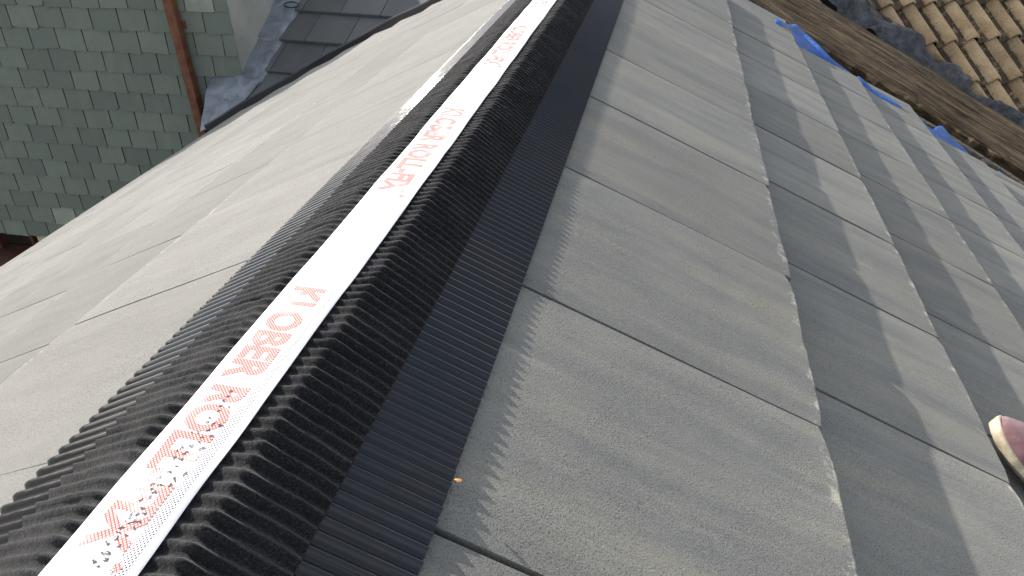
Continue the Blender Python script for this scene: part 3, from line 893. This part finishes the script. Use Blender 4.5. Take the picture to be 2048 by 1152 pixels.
for x in xs:
    w = float(half_w(x)); lift = 0.014 * max(0, 1 - x / 0.07) ** 1.6 + 0.006
    zb, zt = lift, lift + 0.015
    secs.append(np.array([(x, -w * .94, zb), (x, w * .94, zb), (x, w, zb + 0.005), (x, w + 0.0015, zt - 0.005), (x, w * .96, zt), (x, w * .8, zt + 0.001), (x, -w * .8, zt + 0.001), (x, -w * .96, zt), (x, -w - 0.0015, zt - 0.005), (x, -w, zb + 0.005)]))
V, F = loft(secs); mesh_obj('sole', V, F, M_RUB, shoe, FR_SH, True)
secs = []
for x in np.concatenate([np.linspace(0.0015, 0.05, 14), np.linspace(0.06, 0.281, 30)]):
    w = float(half_w(x)) * 0.965; lift = 0.014 * max(0, 1 - x / 0.07) ** 1.6 + 0.0165
    hgt = float(np.interp(x, [0, 0.01, 0.03, 0.06, 0.10, 0.14, 0.18, 0.23, 0.27, 0.281], [0.004, 0.018, 0.031, 0.038, 0.052, 0.072, 0.080, 0.078, 0.074, 0.06]))
    fold = 0.0022 * math.sin(x * 260) * (0.05 < x < 0.13)
    ring = []
    for j in range(18):
        a = math.pi * j / 17
        ring.append((x, -w * math.cos(a) * (1 if hgt < .05 else (1 - 0.25 * math.sin(a))), lift - 0.004 + (hgt + fold) * math.sin(a) ** 0.75))
    secs.append(np.array(ring))
V, F = loft(secs); mesh_obj('upper', V, F, M_CAN, shoe, FR_SH, True)
# cracked seam across the vamp, laces
M_SEAM = plain('seam_dark', (0.02, 0.01, 0.015), 0.9)
def tube(mb, pts, r_, k=6):
    secs = []
    for i, p in enumerate(pts):
        a = np.array(pts[max(0, i - 1)]); b = np.array(pts[min(len(pts) - 1, i + 1)]); t_ = (b - a) / (np.linalg.norm(b - a) + 1e-9)
        n1 = np.cross(t_, [0.1, 0.2, 1.0]); n1 /= np.linalg.norm(n1); n2_ = np.cross(t_, n1)
        secs.append(np.array([np.array(p) + r_ * (math.cos(2 * math.pi * j / k) * n1 + math.sin(2 * math.pi * j / k) * n2_) for j in range(k)]))
    V, F = loft(secs); mb.add(V, F)
def top_z(x, y):
    w = float(half_w(x)) * 0.93; lift = 0.014 * max(0, 1 - x / 0.07) ** 1.6 + 0.0125
    hgt = float(np.interp(x, [0, 0.01, 0.03, 0.06, 0.10, 0.14, 0.18], [0.004, 0.018, 0.031, 0.038, 0.052, 0.072, 0.080]))
    c_ = max(-1, min(1, -y / w)); return lift + hgt * math.sin(math.acos(c_)) ** 0.75
mb = MB()
tube(mb, [(0.038 + 0.012 * math.sin(t_ * 7) * 0.3 + 0.03 * abs(t_), t_ * 0.040, top_z(0.038 + 0.03 * abs(t_), t_ * 0.040) + 0.0010) for t_ in np.linspace(-1, 1, 24)], 0.0019)
mb.build('toe_seam', M_SEAM, shoe, FR_SH)
M_LACE = plain('lace_cream', (0.5, 0.46, 0.38), 0.9)
for xx in (0.10, 0.118, 0.136):
    mb = MB(); tube(mb, [(xx + 0.01 * t_, t_ * 0.026, top_z(xx, t_ * 0.026) + 0.002) for t_ in np.linspace(-1, 1, 10)], 0.0022)
    mb.build('lace', M_LACE, shoe, FR_SH)

# ------------------------------------------------------------------ ground
m = Mat('ground_paving', 0.95, 0.2)
m.color(m.ramp(m.noise(0.8, 6), [(0.3, (0.06, 0.065, 0.05)), (0.7, (0.13, 0.13, 0.115))]))
m.bump(m.noise(20, 4), 0.02)
mb = MB(); mb.add([(-150, -150, -6), (150, -150, -6), (150, 150, -6), (-150, 150, -6)], [(0, 1, 2, 3)])
g = mb.build('ground', m.m); tag(g, kind='structure')
bpy.context.view_layer.update()
# print on the tape shares the tape's coordinates
for ch in tape.children:
    ch.matrix_parent_inverse = Matrix.Identity(4); ch.matrix_local = Matrix.Identity(4)
